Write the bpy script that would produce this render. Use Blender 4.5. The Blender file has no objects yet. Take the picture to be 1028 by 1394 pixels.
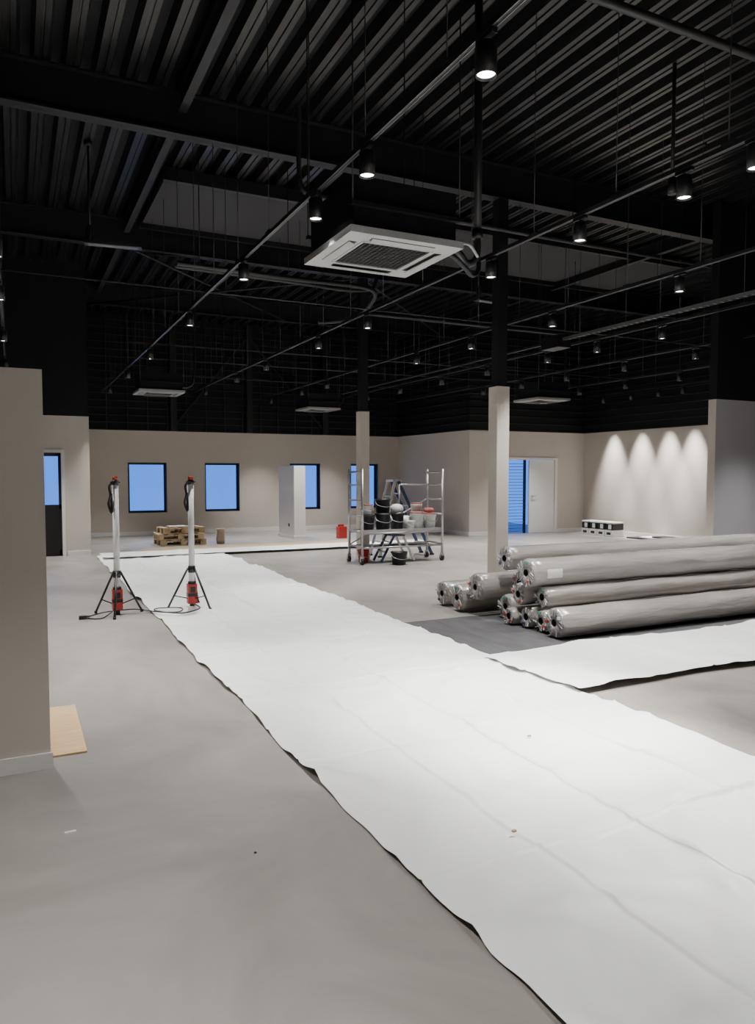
import bpy, math, random
from mathutils import Vector, Matrix, noise
random.seed(4)
S=bpy.context.scene

# ---------------------------------------------------------------- materials
def mat(name,col,rough=0.6,metal=0.0,spec=0.5,emit=None,es=0,var=0.0,vscale=5,bump=0.0,bscale=30,stretch=(1,1,1),coat=0.0,bdist=.02,dist=0.0):
    m=bpy.data.materials.new(name); m.use_nodes=True
    nt=m.node_tree; b=nt.nodes['Principled BSDF']
    b.inputs['Base Color'].default_value=(*col,1); b.inputs['Roughness'].default_value=rough
    b.inputs['Metallic'].default_value=metal; b.inputs['Specular IOR Level'].default_value=spec
    if coat: b.inputs['Coat Weight'].default_value=coat; b.inputs['Coat Roughness'].default_value=0.2
    if emit: b.inputs['Emission Color'].default_value=(*emit,1); b.inputs['Emission Strength'].default_value=es
    tc=nt.nodes.new('ShaderNodeTexCoord'); mp=nt.nodes.new('ShaderNodeMapping'); mp.inputs['Scale'].default_value=stretch
    nt.links.new(tc.outputs['Object'],mp.inputs['Vector'])
    if var>0:
        n=nt.nodes.new('ShaderNodeTexNoise'); n.inputs['Scale'].default_value=vscale; n.inputs['Detail'].default_value=8; n.inputs['Roughness'].default_value=.6; n.inputs['Distortion'].default_value=dist
        nt.links.new(mp.outputs[0],n.inputs['Vector'])
        r=nt.nodes.new('ShaderNodeValToRGB')
        r.color_ramp.elements[0].position=0.3; r.color_ramp.elements[1].position=0.7
        r.color_ramp.elements[0].color=(*[max(0,c*(1-var)) for c in col],1)
        r.color_ramp.elements[1].color=(*[min(1,c*(1+var)) for c in col],1)
        nt.links.new(n.outputs['Fac'],r.inputs[0]); nt.links.new(r.outputs[0],b.inputs['Base Color'])
    if bump>0:
        n=nt.nodes.new('ShaderNodeTexNoise'); n.inputs['Scale'].default_value=bscale; n.inputs['Detail'].default_value=5
        nt.links.new(mp.outputs[0],n.inputs['Vector'])
        bp=nt.nodes.new('ShaderNodeBump'); bp.inputs['Strength'].default_value=bump; bp.inputs['Distance'].default_value=bdist
        nt.links.new(n.outputs['Fac'],bp.inputs['Height']); nt.links.new(bp.outputs[0],b.inputs['Normal'])
    return m
M={}
M['wall']=mat('wall_paint',(.60,.55,.49),.85,var=.02,vscale=2,bump=.05,bscale=120)
M['wallg']=mat('wall_paint_cool',(.44,.43,.455),.85,var=.02,vscale=2)
M['white']=mat('white_paint',(.78,.77,.75),.6,var=.01)
M['black']=mat('black_paint',(.006,.0065,.008),.7,var=.2,vscale=3,spec=.3)
M['deck']=mat('black_steel_deck',(.011,.011,.0115),.32,spec=.55,var=.15,vscale=2)
M['steel']=mat('black_beam',(.012,.012,.013),.45,var=.15,vscale=3,spec=.45)
M['mesh']=mat('dark_grey_cladding_rail',(.022,.022,.024),.45,var=.15,vscale=3,spec=.45)
M['blackp']=mat('black_plastic',(.010,.010,.011),.4,var=.1)
M['panel']=mat('grey_ceiling_panel',(.052,.052,.056),.85,var=.06,vscale=1,spec=.2)
M['floor']=mat('vinyl_floor',(.275,.256,.233),.40,var=.20,vscale=1.0,bump=.08,bscale=14,dist=1.4,stretch=(1,.8,1))
M['paper']=mat('white_cover_paper',(.80,.80,.79),.5,var=.04,vscale=1.6,bump=.6,bscale=2.4,stretch=(1,.6,1),bdist=.07)
M['under']=mat('dark_carpet_tile',(.075,.073,.076),.8,var=.25,vscale=9,stretch=(1,.2,1))
M['brown']=mat('brown_cardboard',(.40,.28,.15),.8,var=.1,vscale=4)
M['board']=mat('plywood',(.62,.42,.22),.6,var=.15,vscale=5,stretch=(1,6,1))
M['wood']=mat('pallet_wood',(.46,.35,.21),.75,var=.25,vscale=8,stretch=(1,5,1))
M['alu']=mat('aluminium',(.55,.55,.56),.35,metal=.85,var=.05)
M['track']=mat('track_metal',(.03,.03,.032),.35,metal=.3,var=.05)
M['wire']=mat('suspension_wire',(.05,.05,.052),.4,metal=.3,var=.05)
M['tray']=mat('galvanised_tray',(.22,.22,.23),.4,metal=.5,var=.1)
M['roll']=mat('plastic_wrapped_roll',(.33,.305,.285),.22,spec=.8,var=.18,vscale=3,bump=.8,bscale=8,stretch=(.35,2,2),coat=.8)
M['rollend']=mat('roll_end_layers',(.25,.24,.235),.3,spec=.8,var=.6,vscale=22,bump=.9,bscale=30,coat=.6)
M['dark']=mat('dark_hole',(.01,.01,.01),.9,var=.1)
M['red']=mat('red_plastic',(.45,.025,.02),.4,var=.05)
M['pink']=mat('red_lid',(.40,.12,.10),.45,var=.1)
M['blue']=mat('blue_plastic',(.02,.045,.13),.4,var=.05)
M['shut']=mat('blue_grey_shutter',(.06,.10,.20),.5,var=.05)
M['green']=mat('green_sticker',(.05,.3,.2),.5,var=.05)
M['wplast']=mat('white_plastic',(.70,.70,.68),.4,var=.03)
M['acw']=mat('aircon_panel',(.36,.36,.355),.45,var=.03)
M['acg']=mat('aircon_grille',(.05,.05,.05),.5,var=.1)
M['frame']=mat('anthracite_frame',(.012,.012,.014),.4,var=.1)
M['lamp']=mat('lamp_face',(.9,.9,.9),.5,emit=(1,.98,.95),es=16)
M['tube']=mat('tube_diffuser',(.80,.80,.82),.4,var=.01)
M['bag']=mat('paper_bag',(.40,.33,.25),.8,var=.2)
def glass():
    m=bpy.data.materials.new('window_glass'); m.use_nodes=True; nt=m.node_tree; nt.nodes.clear()
    o=nt.nodes.new('ShaderNodeOutputMaterial'); mx=nt.nodes.new('ShaderNodeMixShader'); t=nt.nodes.new('ShaderNodeBsdfTransparent')
    g=nt.nodes.new('ShaderNodeBsdfGlossy'); g.inputs['Roughness'].default_value=.05; mx.inputs[0].default_value=.03
    nt.links.new(t.outputs[0],mx.inputs[1]); nt.links.new(g.outputs[0],mx.inputs[2]); nt.links.new(mx.outputs[0],o.inputs[0]); return m
M['glass']=glass()

# ---------------------------------------------------------------- mesh builder
class MB:
    def __init__(s): s.v=[];s.f=[];s.m=[];s.sm=[];s.mats=[]
    def mi(s,k):
        if k not in s.mats: s.mats.append(k)
        return s.mats.index(k)
    def face(s,idx,k,smooth=False): s.f.append(idx);s.m.append(s.mi(k));s.sm.append(smooth)
    def box(s,x0,x1,y0,y1,z0,z1,k,mx=None):
        b=len(s.v)
        for p in [(x0,y0,z0),(x1,y0,z0),(x1,y1,z0),(x0,y1,z0),(x0,y0,z1),(x1,y0,z1),(x1,y1,z1),(x0,y1,z1)]:
            p=Vector(p); s.v.append(mx@p if mx else p)
        for f in [(0,3,2,1),(4,5,6,7),(0,1,5,4),(1,2,6,5),(2,3,7,6),(3,0,4,7)]: s.face([b+i for i in f],k)
    def beam(s,p0,p1,w,h,k):
        p0=Vector(p0);p1=Vector(p1);d=p1-p0;L=d.length
        q=d.to_track_quat('X','Z').to_matrix().to_4x4(); mx=Matrix.Translation(p0)@q
        s.box(0,L,-w/2,w/2,-h/2,h/2,k,mx)
    def lathe(s,o,ax,prof,k,seg=20,jit=None,caps=True,smooth=True):
        o=Vector(o);ax=Vector(ax).normalized(); q=ax.to_track_quat('Z','Y').to_matrix()
        b=len(s.v)
        for (a,r) in prof:
            for i in range(seg):
                t=2*math.pi*i/seg; rr=r
                if jit: rr=r+jit(a,t,r)
                s.v.append(o+q@Vector((rr*math.cos(t),rr*math.sin(t),a)))
        for j in range(len(prof)-1):
            kk=k[j] if isinstance(k,list) else k
            for i in range(seg):
                n=(i+1)%seg
                s.face([b+j*seg+i,b+j*seg+n,b+(j+1)*seg+n,b+(j+1)*seg+i],kk,smooth)
        if caps:
            k0=k[0] if isinstance(k,list) else k; k1=k[-1] if isinstance(k,list) else k
            s.face([b+i for i in range(seg)][::-1],k0)
            s.face([b+(len(prof)-1)*seg+i for i in range(seg)],k1)
    def cyl(s,p0,p1,r,k,seg=10,r1=None):
        p0=Vector(p0);p1=Vector(p1); s.lathe(p0,p1-p0,[(0,r),((p1-p0).length,r if r1 is None else r1)],k,seg)
    def tube(s,pts,r,k,seg=8,sub=6):
        P=[Vector(p) for p in pts]; Q=[]
        for i in range(len(P)-1):
            a=P[max(i-1,0)];b=P[i];c=P[i+1];d=P[min(i+2,len(P)-1)]
            for j in range(sub):
                t=j/sub
                Q.append(.5*((2*b)+(c-a)*t+(2*a-5*b+4*c-d)*t*t+(3*b-a-3*c+d)*t**3))
        Q.append(P[-1]); base=len(s.v); up=None
        for i,p in enumerate(Q):
            d=(Q[min(i+1,len(Q)-1)]-Q[max(i-1,0)]).normalized()
            if up is None: up=d.orthogonal().normalized()
            up=(up-d*up.dot(d)).normalized(); w=d.cross(up)
            for j in range(seg):
                t=2*math.pi*j/seg; s.v.append(p+up*r*math.cos(t)+w*r*math.sin(t))
        for i in range(len(Q)-1):
            for j in range(seg):
                n=(j+1)%seg
                s.face([base+i*seg+j,base+i*seg+n,base+(i+1)*seg+n,base+(i+1)*seg+j],k,True)
    def obj(s,name,parent=None,loc=None,bevel=0):
        me=bpy.data.meshes.new(name); 
        me.from_pydata([tuple(v) for v in s.v],[],s.f)
        for k in s.mats: me.materials.append(M[k])
        for p,mi,sm in zip(me.polygons,s.m,s.sm): p.material_index=mi; p.use_smooth=sm
        me.update(); o=bpy.data.objects.new(name,me); S.collection.objects.link(o)
        if loc: o.location=loc
        if parent: o.parent=parent
        if bevel:
            bm=o.modifiers.new('bevel','BEVEL'); bm.width=bevel; bm.segments=2; bm.limit_method='ANGLE'
        return o
def box(name,*a,bevel=0):
    b=MB(); b.box(*a); return b.obj(name,bevel=bevel)

# ---------------------------------------------------------------- dimensions
XL,XR=-3.5,14.7; YB,YF=-4.0,20.6; ZC=5.95; ZD=5.80; HW=2.8; X1=10.8; Y2=16.5; YL=16.0; XLW=1.37
box('floor',XL-.3,XR+.3,YB-.3,YF+.3,-.15,0,'floor')

def wallY(name,y0,y1,x0,x1,ops,kl='wall',top=ZC):
    b=MB(); xs=x0
    for (a,c,z0,z1) in sorted(ops):
        b.box(xs,a,y0,y1,0,HW,kl)
        if z0>0: b.box(a,c,y0,y1,0,z0,kl)
        b.box(a,c,y0,y1,z1,HW,kl); xs=c
    b.box(xs,x1,y0,y1,0,HW,kl)
    b.box(x0,x1,y0,y1,HW,top,'black')
    return b.obj(name)
WZ0,WZ1=.60,1.95
wins=[(2.71,3.72),(4.76,5.74),(7.25,8.2),(9.2,10.12)]
wallY('wall_far',YF,YF+.3,XLW-.3,X1,[(a,b,WZ0,WZ1) for a,b in wins])
wallY('wall_left_return',YL,YL+.2,XL,XLW,[(-.08,.90,0,2.13)])
wallY('wall_door_side',Y2,Y2+.2,X1,XR,[(11.78,13.72,0,2.10)])
def wallX(name,x0,x1,y0,y1):
    b=MB(); b.box(x0,x1,y0,y1,0,HW,'wall'); b.box(x0,x1,y0,y1,HW,ZC,'black'); return b.obj(name)
wallX('wall_left_inner',XLW-.2,XLW,YL+.2,YF)
wallX('wall_jog',X1,X1+.2,Y2+.2,YF+.3)
wallX('wall_right',XR,XR+.2,YB,Y2+.2)
wallX('wall_left',XL-.2,XL,YB,YL+.2)
b=MB(); b.box(XL-.2,XR+.2,YB-.2,YB,0,HW,'wall'); b.box(XL-.2,XR+.2,YB-.2,YB,HW,ZC,'black'); b.obj('wall_back')
b=MB(); b.box(9.75,XR,8.0,8.14,0,HW,'wallg'); b.box(9.74,9.75,8.0,8.14,0,HW,'wall'); b.box(9.75,XR,8.0,8.14,HW,ZD,'black'); b.obj('wall_right_partition')
b=MB(); b.box(XL,.148,4.47,4.58,0,2.22,'wall'); b.obj('wall_low_partition')
box('baseboard_low_partition',XL,.16,4.455,4.47,0,.09,'white')
b=MB(); b.box(XLW,X1,YF-.015,YF,0,.1,'white'); b.obj('baseboard_far')
b=MB(); b.box(.93,XLW,YL-.015,YL,0,.1,'white'); b.obj('baseboard_left_return')
b=MB(); b.box(X1,11.76,Y2-.015,Y2,0,.1,'white'); b.box(13.74,XR,Y2-.015,Y2,0,.1,'white'); b.obj('baseboard_door_side')
b=MB(); b.box(XR-.015,XR,8.14,Y2,0,.1,'white'); b.obj('baseboard_right')
b=MB(); b.box(X1-.015,X1,Y2,YF,0,.1,'white'); b.obj('baseboard_jog')
# horizontal rails and uprights of the dark cladding above the painted walls
b=MB(); b.box(XLW,X1,YF-.04,YF,HW,HW+.03,'steel')
z=HW+.2
while z<ZD-.1:
    b.box(XLW,X1,YF-.03,YF,z,z+.022,'mesh'); z+=.19
x=XLW+.3
while x<X1: b.box(x,x+.02,YF-.05,YF-.03,HW,ZD,'mesh'); x+=.52
b.obj('trim_far')
b=MB(); b.box(X1-.04,X1,Y2,YF,HW,HW+.03,'steel')
z=HW+.2
while z<ZD-.1:
    b.box(X1-.03,X1,Y2,YF,z,z+.022,'mesh'); z+=.19
b.obj('trim_jog')
b=MB(); b.box(X1,XR,Y2-.04,Y2,HW,HW+.03,'steel'); b.box(XR-.04,XR,8.14,Y2,HW,HW+.03,'steel')
z=HW+.2
while z<ZD-.1:
    b.box(X1,XR,Y2-.03,Y2,z,z+.022,'mesh'); b.box(XR-.03,XR,8.14,Y2,z,z+.022,'mesh'); z+=.19
b.obj('trim_right')

# windows
for i,(a,c) in enumerate(wins):
    b=MB(); y=YF+.12; f=.055
    b.box(a,c,y,y+.06,WZ0,WZ0+f,'frame'); b.box(a,c,y,y+.06,WZ1-f,WZ1,'frame')
    b.box(a,a+f,y,y+.06,WZ0,WZ1,'frame'); b.box(c-f,c,y,y+.06,WZ0,WZ1,'frame')
    b.box(a+f,c-f,y+.02,y+.03,WZ0+f,WZ1-f,'glass')
    b.box(a+.001,a+.012,YF-.004,y,WZ0,WZ1,'frame'); b.box(c-.012,c-.001,YF-.004,y,WZ0,WZ1,'frame')
    b.box(a,c,YF-.004,y,WZ1-.012,WZ1,'frame'); b.box(a,c,YF-.004,y,WZ0,WZ0+.012,'frame')
    b.obj('window_%d'%(i+1))
b=MB()
b.box(.84,.90,YL-.02,YL+.2,0,2.13,'white'); b.box(-.08,-.02,YL-.02,YL+.2,0,2.13,'white'); b.box(-.02,.84,YL-.02,YL+.2,2.07,2.13,'white')
b.box(-.02,.84,YL+.12,YL+.17,0,.12,'frame'); b.box(-.02,.84,YL+.12,YL+.17,2.0,2.07,'frame'); b.box(.79,.84,YL+.12,YL+.17,0,2.07,'frame')
b.box(-.02,.06,YL+.12,YL+.17,0,2.07,'frame'); b.box(-.02,.84,YL+.12,YL+.17,.95,1.03,'frame'); b.box(.06,.79,YL+.13,YL+.16,.12,.95,'blackp')
b.box(.44,.52,YL+.11,YL+.17,1.03,2.0,'frame')
b.box(.06,.79,YL+.14,YL+.15,1.03,2.0,'glass'); b.obj('door_1')
b=MB()
for (x0,x1) in ((11.78,11.86),(13.64,13.72)): b.box(x0,x1,Y2-.03,Y2+.2,0,2.1,'white')
b.box(11.86,13.64,Y2-.03,Y2+.2,2.03,2.1,'white')
b.box(12.76,13.63,Y2+.0,Y2+.045,.01,2.02,'white'); b.box(12.82,12.87,Y2-.06,Y2,1.02,1.05,'alu')
b.box(12.80,12.95,Y2-.06,Y2-.045,1.02,1.045,'alu')
z=.05
while z<2.0:
    b.box(11.87,12.74,Y2+.15,Y2+.17,z,z+.014,'shut'); z+=.085
b.box(12.70,12.74,Y2+.12,Y2+.2,0,2.03,'frame'); b.obj('door_2')

# ---------------------------------------------------------------- ceiling
b=MB(); pitch=.29; x=XL; prof=[]
while x<XR:
    prof+=[(x,5.80),(x+.05,5.80),(x+.055,5.815),(x+.075,5.815),(x+.08,5.80),(x+.13,5.80),(x+.165,5.92),(x+.255,5.92)]; x+=pitch
ys=[YB,2,8.35,12.85,17,YF+.2]
for (px,pz) in prof:
    for y in ys: b.v.append(Vector((px,y,pz)))
n=len(ys)
for i in range(len(prof)-1):
    for j in range(n-1): b.face([i*n+j,i*n+j+1,(i+1)*n+j+1,(i+1)*n+j],'black' if i%8==6 else 'deck')  # recessed flutes get a darker black, shade put into the colour
b.box(XL-.2,XR+.3,YB-.2,YF+.3,5.95,6.1,'deck')
b.obj('ceiling')
def ibeam(name,p0,p1,h,w,ztop):
    b=MB(); zb=ztop-h
    for z,ww,t in ((zb+.01,w,.02),(ztop-.01,w,.02),((zb+ztop)/2,.015,h)):
        b.beam((p0[0],p0[1],z),(p1[0],p1[1],z),ww,t,'steel')
    return b.obj(name)
for y in (3.85,8.4,12.85,17.3): ibeam('ceiling_beam',(XL,y),(XR if y<16 else X1,y),.46,.16,5.79)
for a,c in ((8.5,12.75),(4.0,8.3),(12.95,17.2)): ibeam('ceiling_joist',(1.72,a),(1.72,c),.24,.09,5.79)
for a,c in ((8.5,12.75),(12.95,17.2)): ibeam('ceiling_joist',(10.4,a),(10.4,c),.24,.09,5.79)
b=MB(); b.box(1.95,11.9,10.5,12.6,5.70,5.79,'panel'); b.box(1.9,11.95,10.42,10.5,5.62,5.79,'steel'); b.box(1.9,11.95,12.6,12.68,5.62,5.79,'steel'); b.obj('ceiling_skylight_panel')
b=MB()
for (p,q) in (((2,12.9,5.3),(6,12.9,5.5)),((1.5,17.25,5.3),(6,12.9,5.35)),((6,17.3,5.35),(1.9,13,5.35)),((6,12.9,5.35),(10.3,17.2,5.35))): b.cyl(p,q,.018,'steel',6)
b.obj('ceiling_bracing')

def column(x,y,w=.1):
    b=MB()
    b.box(x-w,x+w,y-w,y+w,0,2.83,'wall'); b.box(x-.075,x+.075,y-.075,y+.075,2.83,5.33,'steel'); b.box(x-w-.01,x+w+.01,y-w-.01,y+w+.01,2.83,2.84,'steel')
    b.box(x-w-.01,x+w+.01,y-w-.01,y+w+.01,0,.09,'white')
    b.obj('column')
column(5.97,8.4,.10); column(6.0,12.87,.095)
b=MB(); b.box(6.3,6.6,17.6,18.8,0,1.85,'white'); b.box(6.29,6.3,17.95,18.03,.3,.38,'blackp'); b.box(6.285,6.615,17.585,18.815,0,.08,'white'); b.obj('wall_stub')
b=MB()
for x in (3.9,6.0,8.3): b.box(x-.08,x+.08,YF-.2,YF-.05,HW,ZD,'steel')
b.beam((3.9,YF-.12,HW+.1),(6.0,YF-.12,5.5),.05,.05,'steel'); b.beam((8.3,YF-.12,HW+.1),(6.0,YF-.12,5.5),.05,.05,'steel')
b.obj('trim_upper_posts')

# ---------------------------------------------------------------- track lighting
ZT=3.75
def track(x,y0,y1):
    b=MB()
    b.box(x-.014,x+.014,y0,y1,ZT,ZT+.032,'track'); b.box(x-.014,x-.010,y0,y1,ZT-.004,ZT,'tray'); b.box(x+.010,x+.014,y0,y1,ZT-.004,ZT,'tray')
    y=y0+.4
    while y<y1:
        b.cyl((x,y,ZT+.03),(x,y,5.81),.004,'wire',5)
        b.box(x-.016,x+.016,y-.05,y+.05,ZT+.03,ZT+.045,'track'); y+=1.0
    b.obj('lighting_track')
for x,a,c in ((-.1,-3,15.9),(2.07,-3,20.2),(4.2,-3,20.2),(6.3,-3,20.2),(8.25,-3,20.2),(10.2,-3,7.9),(10.2,8.25,20.2),(12.3,8.6,16)): track(x,a,c)
sm=MB()
sm.box(-.016,.016,-.07,.07,-.03,-.005,'blackp'); sm.cyl((0,0,-.06),(0,0,-.02),.012,'blackp')
sm.lathe((0,0,-.05),(0,0,-1),[(0,.02),(0,.048),(.005,.052),(.15,.052),(.15,.047),(.135,.043)],'blackp',20,caps=False)
sm.lathe((0,0,-.187),(0,0,-1),[(0,.0001),(0.001,.044)],'lamp',20,caps=False)
smo=sm.obj('track_spotlight'); sme=smo.data; bpy.data.objects.remove(smo)
LD={}
def lightdata(E,size,col):
    k=(E,size)
    if k not in LD:
        l=bpy.data.lights.new('spot_beam','SPOT'); l.energy=E; l.spot_size=math.radians(size); l.spot_blend=1.0; l.shadow_soft_size=.05; l.color=col; LD[k]=l
    return LD[k]
G=3.5
def spot(x,y,E=170,size=76,aim=(0,0)):
    o=bpy.data.objects.new('track_spotlight',sme); S.collection.objects.link(o); o.location=(x,y,ZT)
    l=bpy.data.objects.new('lamp_beam',lightdata(E*G,size,(1,.985,.96))); S.collection.objects.link(l)
    l.parent=o; l.location=(0,0,-.21)
    d=Vector((aim[0],aim[1],-1)); l.rotation_euler=d.to_track_quat('-Z','Y').to_euler()
Y={ -.1:[-2,.6,2.6,6.1,7.4,9.2,12,15],  # entries around and behind the camera: unseen spots added for near-floor light
 2.07:[-1.6,.2,3.04,4.37,5.27,7.2,9.7,12.8,15.5,18.6],
 4.2:[-1.6,.6,3.2,3.75,4.8,6.06,8.86,10.6,13.2,15.2,18],
 6.3:[-1,1.5,3.6,5.66,7.7,9.6,11.3,13.6,15.4,17,19.4],
 8.25:[0,2.6,6.05,7.7,9,10.2,12,13.7,15.6,17.4,19.4],
 10.2:[1,4.5,6.8,8.8,10.4,12,13.5,15],
 12.3:[9.4,11,12.5,14,15.4]}
for x,l in Y.items():
    for y in l:
        if abs(y-3.75)<.01: spot(x,y,470,46,(-.28,.1))
        elif y==3.04: spot(x,y,200,60,(.35,.25))
        elif y==3.2: spot(x,y,470,46,(-.32,-.15))
        elif x==2.07 and y in (.2,4.37): spot(x,y,110)
        else: spot(x,y)
b=MB(); b.box(14.25,14.286,9,16,ZT,ZT+.035,'track')
for y in (9.3,11.5,13.5,15.5): b.cyl((14.268,y,ZT+.03),(14.268,y,5.81),.004,'wire',5)
b.obj('lighting_track')
for y in (15.3,14.3,13.4,12.65): spot(14.268,y,360,42,(.12,0))
b=MB(); x=7.35; z=3.62
b.box(x-.04,x+.04,1,8.9,z,z+.006,'tray'); b.box(x-.04,x-.036,1,8.9,z,z+.04,'tray'); b.box(x+.036,x+.04,1,8.9,z,z+.04,'tray')
b.box(x-.02,x+.02,8.9,17,z,z+.03,'track')
y=1.1
while y<8.8: b.box(x-.026,x+.026,y,y+.07,z-.003,z,'dark'); y+=.10
y=1.5
while y<17: b.cyl((x,y,z),(x,y,5.81),.004,'wire',5); y+=1.8
b.box(x-.12,x+.12,8.7,9.1,z-.1,z+.08,'blackp')
b.obj('cable_tray')
b=MB()
for y,z in ((9.9,4.05),(13.9,4.0),(15.7,4.0),(18.2,4.0)):
    b.cyl((1.9 if y>9.95 else -3.4,y,z),(10.7 if y>16.6 else 14.6,y,z),.009,'wire',6)
    x=2.6
    while x<10.3: b.cyl((x,y,z),(x,y,5.81),.003,'wire',4); x+=1.3
b.obj('suspension_cable')

# ---------------------------------------------------------------- aircon cassettes
def aircon(x,y,full=True):
    b=MB(); s=.475; z=3.38
    for (a,c,d,e) in ((-s,s,-s,-.30),(-s,s,.30,s),(-s,-.30,-.30,.30),(.30,s,-.30,.30)): b.box(a,c,d,e,z,z+.05,'acw')
    b.box(-.3,.3,-.3,.3,z+.02,z+.04,'dark')
    for i in range(15): yy=-.29+i*.0405; b.box(-.29,.29,yy,yy+.006,z+.005,z+.02,'acg')
    for i in range(15): yy=-.29+i*.0405; b.box(yy,yy+.006,-.29,.29,z+.005,z+.02,'acg')
    b.box(-.3,.3,-.305,-.285,z-.004,z+.03,'acw'); b.box(-.3,.3,.285,.305,z-.004,z+.03,'acw'); b.box(-.305,-.285,-.3,.3,z-.004,z+.03,'acw'); b.box(.285,.305,-.3,.3,z-.004,z+.03,'acw')
    for q in range(4):
        m=Matrix.Rotation(q*math.pi/2,4,'Z')
        b.box(-.27,.27,.335,.40,z-.001,z+.001,'acg',m); m2=m@Matrix.Translation((0,.372,z-.012))@Matrix.Rotation(.35,4,'X'); b.box(-.265,.265,-.026,.026,-.003,.003,'acw',m2)
    b.box(-.43,.43,-.43,.43,z+.05,z+.42,'black')
    for (a,c) in ((-.45,-.45),(.45,-.45),(-.45,.45),(.45,.45)): b.cyl((a,c,z+.2),(a,c,5.81),.006,'track',6)
    for c in (-.45,.45): b.box(-.46,.46,c-.02,c+.02,z+.2,z+.23,'black')
    if full:
        b.tube([(.42,.1,z+.2),(.6,.1,z+.18),(.8,.15,z+.2),(.95,.2,z+.12),(1.05,.2,z+.2),(1.05,.2,z+.42),(1.05,.2,z+.6)],.028,'track')
        b.tube([(.42,0,z+.12),(.65,0,z+.1),(.85,.1,z+.05),(1.0,.2,z+.02),(1.1,.25,z+.12),(1.05,.25,z+.4)],.022,'track')
        b.tube([(.42,-.1,z+.2),(.6,-.12,z+.16),(.82,-.02,z+.2),(1.0,.12,z+.16)],.012,'acw')
        b.cyl((1.05,.2,z+.35),(1.05,.2,5.81),.036,'steel',12); b.cyl((1.05,.2,z+.34),(1.05,.2,z+.42),.048,'steel',12)
    else: b.tube([(.42,.1,z+.2),(.7,.1,z+.22),(.8,.1,z+.6),(.8,.1,5.8)],.03,'steel')
    o=b.obj('ceiling_aircon_cassette'); o.location=(x,y,0)
aircon(2.67,5.38); aircon(2.85,16.6,False); aircon(7.5,19.0,False); aircon(11.4,14.3,False)

# pipes
b=MB()
b.cyl((3.2,8.15,4.85),(9.7,8.15,4.85),.03,'track',10); b.tube([(3.2,8.15,4.85),(3.05,8.15,4.9),(3.0,8.15,5.1),(3.0,8.15,5.8)],.03,'track')
b.cyl((3.25,8.15,4.85),(3.35,8.15,4.85),.045,'track',12)
for x in (4.5,7,9.5): b.cyl((x,8.15,4.85),(x,8.15,5.8),.008,'steel',6)
b.obj('sprinkler_pipe')
b=MB()
b.cyl((2.5,4.1,4.95),(9.6,4.1,4.95),.035,'steel',10)
for x in (3.2,5.4,7.6,9.5): b.cyl((x,4.1,4.95),(x,4.1,5.8),.008,'steel',6)
b.obj('sprinkler_pipe')
b=MB(); b.cyl((6.1,5.6,4.6),(6.1,5.6,5.80),.02,'steel',8); b.cyl((6.1,5.2,4.85),(6.1,5.6,4.85),.02,'steel',8); b.cyl((6.1,5.6,4.5),(6.1,5.6,4.66),.045,'steel',12)
b.obj('ceiling_sprinkler_drop')
b=MB()
b.tube([(1.9,9.6,4.3),(3.4,9.6,4.28),(4.6,9.7,4.3),(4.75,9.9,4.15),(4.6,10.3,3.98),(4.2,10.6,3.95)],.035,'steel')
b.tube([(1.9,9.75,4.3),(3.4,9.75,4.28),(4.55,9.85,4.3),(4.9,10,4.6),(4.9,10,5.8)],.03,'steel')
for x in (2.2,3.4): b.cyl((x,9.68,4.3),(x,9.68,5.81),.006,'steel',6)
b.cyl((5.3,11.2,4.3),(9.8,11.2,4.3),.035,'steel',10)
for x in (5.4,7.5,9.7): b.cyl((x,11.2,4.3),(x,11.2,5.69),.006,'steel',6)
b.obj('refrigerant_pipe')
def plight(x,y,z,rot):
    b=MB(); b.cyl((0,0,z+.05),(0,0,5.81),.014,'steel',8); b.lathe((0,0,z+.02),(0,0,1),[(0,.03),(.03,.045),(.16,.045),(.2,.02)],'track',14)
    m=Matrix.Translation((0,0,z))@Matrix.Rotation(rot,4,'Z')
    b.box(-.06,.62,-.07,.07,-.015,.02,'track',m); b.box(-.02,.58,-.05,.05,-.02,-.015,'tray',m)
    b.lathe((0,0,5.74),(0,0,1),[(0,.05),(.06,.05)],'steel',14)
    o=b.obj('emergency_light'); o.location=(x,y,0)
plight(.92,10.1,4.55,-.15); plight(6.9,10.3,4.5,.1)

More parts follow.
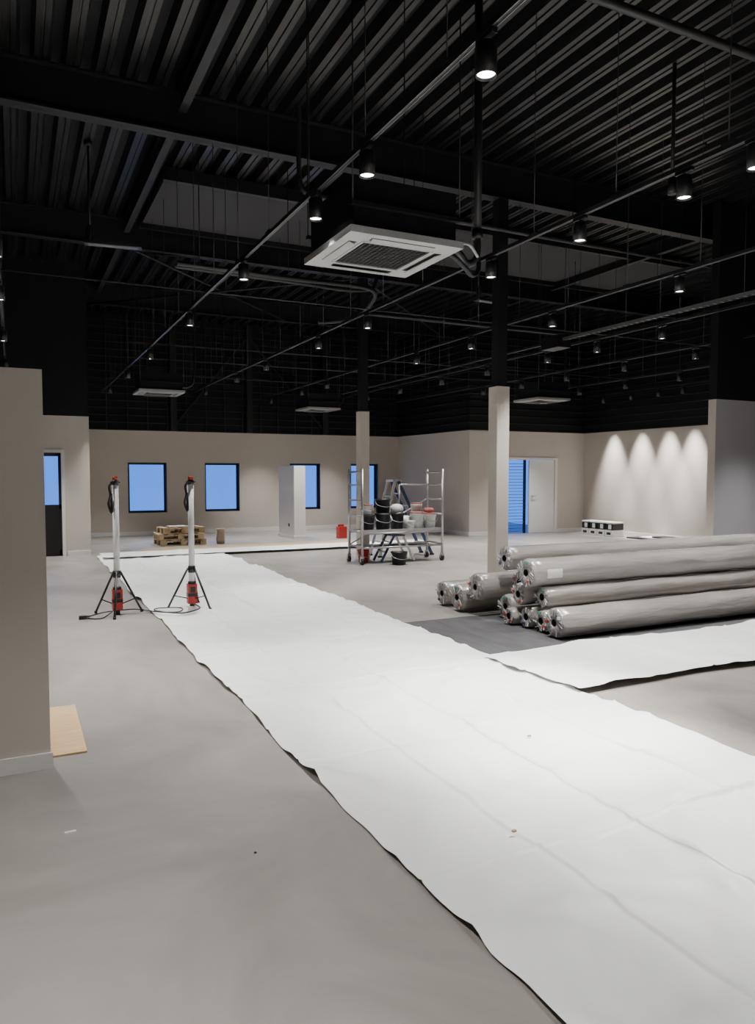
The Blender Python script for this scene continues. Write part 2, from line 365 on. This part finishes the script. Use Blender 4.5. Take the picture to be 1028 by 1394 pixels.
# ---------------------------------------------------------------- floor coverings
def sheet(name,x0,x1,y0,y1,k,z=.004,amp=.010,res=.06,edge=.02,fold=None,cross=None,step=None,seed=0,fw=.012):
    nx=max(2,int((x1-x0)/res)); ny=max(2,int((y1-y0)/res)); b=MB()
    xs=[x0+(x1-x0)*i/nx for i in range(nx+1)]
    yl=[y0+(y1-y0)*i/ny for i in range(ny+1)]
    for fx,_ in (fold or []): xs+=[fx-.026,fx-.013,fx-.005,fx+.005,fx+.013,fx+.026]
    for fy,_ in (cross or []): yl+=[fy-.026,fy-.013,fy-.005,fy+.005,fy+.013,fy+.026]
    xs=sorted(xs); yl=sorted(yl)
    for y in yl:
        for x in xs:
            u=(x-x0)/(x1-x0)
            w=abs(2*u-1)
            ex=edge*noise.noise(Vector((seed+3.1,y*.9,u*.3)))*w+edge*.4*noise.noise(Vector((seed,y*3.5,1)))*w
            ey=edge*noise.noise(Vector((x*.9,seed+7.7,0)))*(1 if (y<y0+.3 or y>y1-.3) else .3)
            h=abs(noise.noise(Vector((x*1.1+seed,y*.8,.3))))*1.0+abs(noise.noise(Vector((x*3+seed,y*2.2,2.3))))*.35
            for (a,c,q,g) in ((.8,.5,.3,9),(.5,-.9,.7,12),(.2,1.3,1.9,10)):
                r=1-abs(noise.noise(Vector((x*a+y*c+seed,y*a-x*c,5+q))))*g
                h+=max(0,r)*.55
            hz=amp*h
            lx=.012*noise.noise(Vector((y*.6,seed,0)))
            for fx,fh in (fold or []): hz+=fh*math.exp(-((x-fx)/fw)**2)
            for fy,fh in (cross or []): hz+=fh*math.exp(-((y-fy)/fw)**2)
            if step and x>step[0]: hz+=step[1]
            b.v.append(Vector((x+ex+lx*(1-w),y+ey,z+hz)))
    w=len(xs)
    for j in range(len(yl)-1):
        for i in range(w-1): b.face([j*w+i,j*w+i+1,(j+1)*w+i+1,(j+1)*w+i],k,True)
    return b.obj(name)
sheet('floor_cover_paper',1.42,3.80,-2.5,15.4,'paper',z=.004,amp=.034,res=.04,fold=[(2.60,.014),(2.02,.012),(3.22,.012)],step=(2.605,.012),
      cross=[(1.1,.010),(2.5,.010),(3.9,.010),(5.3,.010),(6.7,.010),(8.1,.010),(10.2,.010)],seed=1,edge=.05)
sheet('floor_cover_paper',3.72,10.5,4.2,5.36,'paper',z=.046,amp=.018,res=.05,cross=[(4.8,.010)],fold=[(5.2,.010),(6.7,.010)],seed=9,edge=.08)
sheet('floor_cover_paper',1.5,8.8,14.85,15.75,'paper',z=.050,amp=.008,res=.08,seed=12,edge=.03)
sheet('brown_cover_paper',2.4,7.4,15.9,16.7,'brown',z=.004,amp=.006,res=.1,seed=15)
sheet('carpet_underlay',3.80,10.4,5.3,7.15,'under',z=.002,amp=0.001,res=.2,seed=20,edge=.03)
b=MB(); b.box(-.5,.35,4.62,5.6,0,.012,'board'); b.obj('plywood_board')

# ---------------------------------------------------------------- carpet rolls
def roll(x,y,z,r,L=4.0,seed=0,sticker=None,label=False):
    b=MB(); d=Vector((L,0,0)).normalized()
    n=40; prof=[(.10,.035),(0.0,.038),(-.004,r*.55),(0,r-.025),(.012,r-.008),(.04,r)]
    for i in range(1,n): prof.append((.04+(L-.08)*i/n,r))
    prof+=[(L-.04,r),(L-.012,r-.008),(L,r-.025),(L,.038),(L-.1,.035)]
    ks=['dark','rollend','rollend','rollend']+['roll']*(len(prof)-8)+['roll','rollend','rollend','dark']
    def jit(a,t,rr):
        if rr<.05: return 0
        e=.010*noise.noise(Vector((a*2+seed*7,math.cos(t)*1.8,math.sin(t)*1.8)))-.005
        if a<.03: e+=.014*noise.noise(Vector((seed,math.cos(t)*5,math.sin(t)*5)))-.006
        return e
    b.lathe((0,0,0),d,prof,ks[:len(prof)-1],40,jit,caps=True)
    if sticker:
        for (a,t,kk) in sticker:
            yy=r*a*math.cos(t); zz=r*a*math.sin(t); b.box(-.012,-.004,yy-.02,yy+.02,zz-.014,zz+.014,kk)
    if label:
        m=Matrix.Translation((.16,0,0))
        for i in range(5):
            t=math.pi*1.0-.25+i*.12
            mm=m@Matrix.Rotation(-(t-math.pi),4,'X')
            b.box(0,.2,-r-.003,-r+.002,-r*.062,r*.062,'wplast',mm)
    rnd=random.Random(seed)
    for i in range(18):
        t=rnd.random()*6.28; rr=r*(.35+.3*rnd.random())
        p=Vector((-.004,rr*math.cos(t),rr*math.sin(t))); q=Vector((-.012,(r*.9)*math.cos(t+.25),(r*.9)*math.sin(t+.25)))
        b.beam(p,q,.008,.006,'wplast' if i%4==0 else 'roll')
    o=b.obj('carpet_roll'); o.location=(x,y,z+.004); return o
R=[(4.80,5.79,.158,.155,4.0),(4.86,6.07,.122,.118,4.0),(4.86,6.32,.122,.118,4.0),(4.80,6.54,.1,.095,4.0),(4.95,6.81,.15,.146,4.0),
(4.76,7.14,.335,.165,4.0),(4.72,7.47,.168,.163,4.0),(4.76,7.88,.155,.152,4.0),
(4.86,6.46,.345,.125,4.0),(4.95,6.17,.35,.12,4.0),(5.1,6.76,.42,.13,3.8),(4.80,6.25,.605,.158,4.1),(4.95,6.84,.69,.14,4.2)]
kk=['red','green','wplast','red','blue']
for i,(x,y,z,r,L) in enumerate(R):
    roll(x,y,z,r,L,seed=i+1,sticker=[(.7,i*1.3,kk[i%5]),(.65,i*1.3+2.5,kk[(i+2)%5])],label=(i==11))

# ---------------------------------------------------------------- LED light stands
def stand(x,y,rot):
    b=MB()
    b.lathe((0,0,.30),(0,0,1),[(0,.034),(0.0,.036),(1.22,.036),(1.22,.034)],'tube',20)
    b.lathe((0,0,1.52),(0,0,1),[(0,.04),(.05,.04),(.06,.02)],'blackp',16); b.cyl((0,0,1.58),(0,0,1.62),.03,'red',14)
    b.lathe((0,0,.44),(0,0,1),[(0,.045),(.08,.045)],'blackp',16)
    b.box(-.055,.055,-.05,.05,.06,.30,'red'); b.box(-.057,.057,-.052,.052,.15,.19,'blackp'); b.box(-.03,.03,-.056,-.05,.20,.27,'blackp'); b.cyl((0,0,.0),(0,0,.08),.03,'blackp',12)
    b.lathe((0,0,.30),(0,0,1),[(0,.05),(.03,.045)],'blackp',16)
    for i in range(3):
        t=rot+i*2*math.pi/3; c,s=math.cos(t),math.sin(t)
        b.cyl((c*.045,s*.045,.50),(c*.30,s*.30,.015),.013,'blackp',8); b.cyl((c*.30,s*.30,.0),(c*.30,s*.30,.03),.018,'blackp',8)
        b.cyl((c*.04,s*.04,.12),(c*.22,s*.22,.17),.007,'blackp',6)
    b.tube([(-.03,-.03,1.55),(-.07,-.03,1.5),(-.06,-.04,1.4),(-.08,-.03,1.3),(-.05,-.04,1.2),(-.045,-.03,1.3),(-.05,-.04,1.42)],.014,'blackp')
    b.box(-.06,-.02,-.05,-.02,1.53,1.56,'blackp'); b.cyl((-.05,-.03,1.55),(.05,-.03,1.55),.008,'blackp',6)
    o=b.obj('led_light_stand',loc=(x,y,0))
stand(1.05,9.06,.3); stand(1.93,9.12,1.1)
b=MB()
b.tube([(.98,8.98,.05),(.85,8.85,.01),(.7,8.95,.01),(.78,9.1,.01),(.95,9.25,.01),(1.25,9.3,.01),(1.4,9.05,.02),(1.5,8.75,.045),(1.7,8.7,.045),(1.75,8.95,.045),(1.5,9.0,.05),(1.45,8.8,.055),(1.7,8.6,.045),(1.95,8.8,.045),(1.93,9.0,.07)],.007,'blackp',6)
b.tube([(.72,8.9,.012),(.64,8.95,.012),(.66,9.05,.012),(.75,9.0,.02)],.007,'blackp',6); b.box(.62,.70,8.92,8.97,.0,.04,'blackp')
b.obj('power_cable')

# ---------------------------------------------------------------- scaffold
b=MB(); xa,xb,ya,yb=5.62,7.30,12.08,12.66
for x in (xa,xb):
    for y in (ya,yb):
        b.cyl((x,y,.14),(x,y,1.74),.024,'alu',12)
        b.lathe((x-.03,y,.06),(1,0,0),[(0,.03),(0,.06),(.045,.06),(.045,.03)],'blackp',16); b.box(x-.04,x+.03,y-.015,y+.015,.10,.15,'alu')
        b.cyl((x-.05,y,.06),(x+.04,y,.06),.008,'alu',6); b.box(x-.042,x-.036,y-.02,y+.02,.05,.13,'alu'); b.box(x+.02,x+.026,y-.02,y+.02,.05,.13,'alu')
    for z in (.32,.6,.88,1.16,1.44,1.68): b.cyl((x,ya,z),(x,yb,z),.018,'alu',10)
for y in (ya,yb):
    b.cyl((xa,y,.30),(xb,y,.30),.018,'alu',10); b.cyl((xa,y,.56),(xb,y,.56),.018,'alu',10)
b.cyl((xa,yb,.32),(xb,yb,1.16),.014,'alu',8)
b.cyl((6.68,yb,1.44),(xb,yb,1.44),.014,'alu',8); b.cyl((6.68,yb,.58),(6.68,yb,1.44),.014,'alu',8)
b.box(xa+.03,xb-.03,ya+.02,yb-.02,.575,.61,'tray'); b.box(xa+.02,xb-.02,ya+.005,ya+.02,.56,.63,'alu')
b.obj('mobile_scaffold')
def bucket(name,x,y,z,r=.14,h=.28,k='wplast',lid=None,contents='dark'):
    b=MB()
    prof=[(0,r*.8),(h*.9,r*.97),(h*.9,r*1.04),(h,r*1.04)]
    if lid: b.lathe((0,0,0),(0,0,1),prof,k,24); b.lathe((0,0,h),(0,0,1),[(0,r*1.07),(.018,r*1.07),(.018,r*.9),(.012,r*.88)],lid,24)
    else: b.lathe((0,0,0),(0,0,1),prof+[(h,r),(.012,r*.78)],k,24); b.lathe((0,0,h*.6),(0,0,1),[(0,r*.85),(.01,r*.87)],contents,24)
    b.tube([(r*1.04,0,h*.9),(r*1.02,-r*.6,h*.6),(0,-r*1.12,h*.45),(-r*1.02,-r*.6,h*.6),(-r*1.04,0,h*.9)],.004,'alu',6)
    return b.obj(name,loc=(x,y,z))
PZ=.612
bucket('bucket',5.82,12.27,PZ,.13,.28,'blackp'); bucket('bucket',5.90,12.53,PZ,.1,.42,'wplast')
bucket('bucket',6.14,12.3,PZ,.15,.30,'blackp'); bucket('bucket',6.14,12.3,PZ+.31,.15,.26,'blackp')
bucket('bucket',6.47,12.36,PZ,.14,.30,'blackp')
bucket('bucket',6.84,12.25,PZ,.135,.30,'wplast','pink'); bucket('bucket',7.13,12.28,PZ,.13,.27,'wplast','pink'); bucket('bucket',6.98,12.52,PZ,.11,.46,'wplast','pink')
bucket('bucket',6.25,11.85,0,.15,.24,'blackp'); bucket('bucket',5.80,12.42,0,.11,.24,'red')
bucket('bucket',6.64,12.13,PZ,.08,.16,'wplast'); bucket('bucket',5.82,12.27,PZ+.285,.1,.17,'wplast','pink')
def lump(name,x,y,z,r,k,sq=.7,seed=0):
    b=MB(); n=10
    prof=[(r*sq*(1-math.cos(math.pi*i/n)),max(.002,r*math.sin(math.pi*i/n)**.8)) for i in range(n+1)]
    b.lathe((0,0,0),(0,0,1),prof,k,18,lambda a,t,rr: rr*.3*noise.noise(Vector((seed+math.cos(t)*1.7,math.sin(t)*1.7,a*9)))); return b.obj(name,loc=(x,y,z))
lump('plastic_bag',6.47,12.36,PZ+.305,.12,'wplast',.7,7)
lump('plastic_bag',6.72,12.46,PZ,.11,'wplast',1.1,3)
lump('plastic_bag',7.12,12.28,PZ+.295,.10,'pink',.5,5)
b=MB()
for y in (12.98,13.42):
    ty=13.2+(y-13.2)*.7
    b.beam((7.60,y,.02),(6.86,ty,1.5),.03,.06,'blue'); b.beam((6.42,y,.02),(6.78,ty,1.5),.03,.05,'alu')
    b.box(7.56,7.64,y-.025,y+.025,0,.04,'blackp'); b.box(6.38,6.46,y-.025,y+.025,0,.04,'blackp')
    b.beam((6.55,y,.55),(7.33,y,.55),.012,.02,'alu')
for i in range(1,6):
    t=i/6; x=7.60+(6.86-7.60)*t; hw=.22*(1-.3*t); b.box(x-.05,x+.04,13.2-hw,13.2+hw,1.5*t-.012,1.5*t+.012,'alu')
for i in range(1,5):
    t=i/5; x=6.42+(6.78-6.42)*t; hw=.22*(1-.3*t); b.box(x-.015,x+.015,13.2-hw,13.2+hw,1.5*t-.012,1.5*t+.012,'alu')
b.box(6.74,6.94,13.05,13.35,1.49,1.53,'alu'); b.obj('step_ladder')
b=MB()
for y in (12.18,12.5): 
    b.beam((6.05,y,.02),(6.32,y,.50),.025,.04,'blue'); b.beam((6.75,y,.02),(6.5,y,.50),.025,.04,'alu')
for z in (.2,.38): 
    t=z/.5; b.box(6.05+.27*t-.03,6.05+.27*t+.03,12.18,12.5,z-.01,z+.01,'alu')
b.box(6.28,6.54,12.16,12.52,.49,.51,'blue'); b.obj('folding_step')

# ---------------------------------------------------------------- pallets and small stuff
def pallet(b,x,y,z,rot,w=1.2,d=.8):
    m=Matrix.Translation((x,y,z))@Matrix.Rotation(rot,4,'Z')
    for yy in (-d/2,-.05,d/2-.1):
        b.box(-w/2,w/2,yy,yy+.1,0,.018,'wood',m)
        for xx in (-w/2,-.07,w/2-.14): b.box(xx,xx+.14,yy,yy+.1,.018,.095,'wood',m)
        b.box(-w/2,w/2,yy,yy+.1,.095,.115,'wood',m)
    for i in range(5): xx=-w/2+i*(w-.12)/4; b.box(xx,xx+.12,-d/2,d/2,.115,.135,'wood',m)
b=MB(); pallet(b,3.46,17.6,0,.05,1.05,.75); pallet(b,3.43,17.6,.136,-.04,1.05,.75); pallet(b,3.48,17.6,.272,.1,.95,.65)
b.box(3.2,3.6,17.4,17.8,.41,.43,'wplast'); b.obj('pallet_stack')
b=MB(); b.lathe((0,0,0),(0,0,1),[(0,.09),(.1,.1),(.28,.085),(.36,.1),(.36,.08),(.2,.07)],'bag',16,lambda a,t,r:.02*noise.noise(Vector((math.cos(t)*2,math.sin(t)*2,a*6)))); b.obj('paper_bag',loc=(4.35,17.3,0))
b=MB(); b.box(7.4,7.62,17.3,17.5,0,.3,'red'); b.box(7.46,7.56,17.36,17.44,.3,.36,'red'); b.cyl((7.43,17.4,.3),(7.43,17.4,.35),.02,'blackp'); b.obj('jerry_can',bevel=.02)
b=MB()
for i in range(4):
    yy=14.55+i*.30
    b.box(13.95,14.35,yy,yy+.27,0,.17,'wplast'); b.box(13.945,14.355,yy+.06,yy+.21,.05,.12,'blackp')
    b.box(13.96,14.34,yy,yy+.26,.175,.34,'blackp'); b.box(13.955,14.345,yy+.05,yy+.16,.20,.32,'wplast')
    b.box(13.95,14.35,yy-.003,yy+.265,.34,.38,'wplast')
b.obj('stacked_boxes',bevel=.008)
b=MB(); 
for i in range(3): b.box(14.1+i*.02,14.55,9.2+i*.2,14.2-i*.4,i*.035,i*.035+.03,'white' if i%2 else 'blackp')
b.obj('skirting_board_stack')
b=MB()
for (x,y) in ((1.98,2.65),(2.8,3.6)):
    b.box(x,x+.02,y,y+.012,.035,.044,'brown')
b.box(.17,.22,3.6,3.615,0,.006,'wplast'); b.box(.9,.91,3.05,3.058,0,.005,'blackp')
b.obj('floor_debris')

# ---------------------------------------------------------------- world, camera
w=bpy.data.worlds.new('dusk'); S.world=w; w.use_nodes=True
bg=w.node_tree.nodes['Background']; bg.inputs[0].default_value=(.065,.25,.95,1); bg.inputs[1].default_value=1.6
c=bpy.data.cameras.new('camera'); co=bpy.data.objects.new('camera',c); S.collection.objects.link(co)
c.sensor_fit='VERTICAL'; c.sensor_height=36; c.sensor_width=36; c.lens=26; c.clip_start=.05
co.location=(0,0,1.65); co.rotation_euler=(math.radians(90-2.96),0,math.radians(-26.13)); S.camera=co
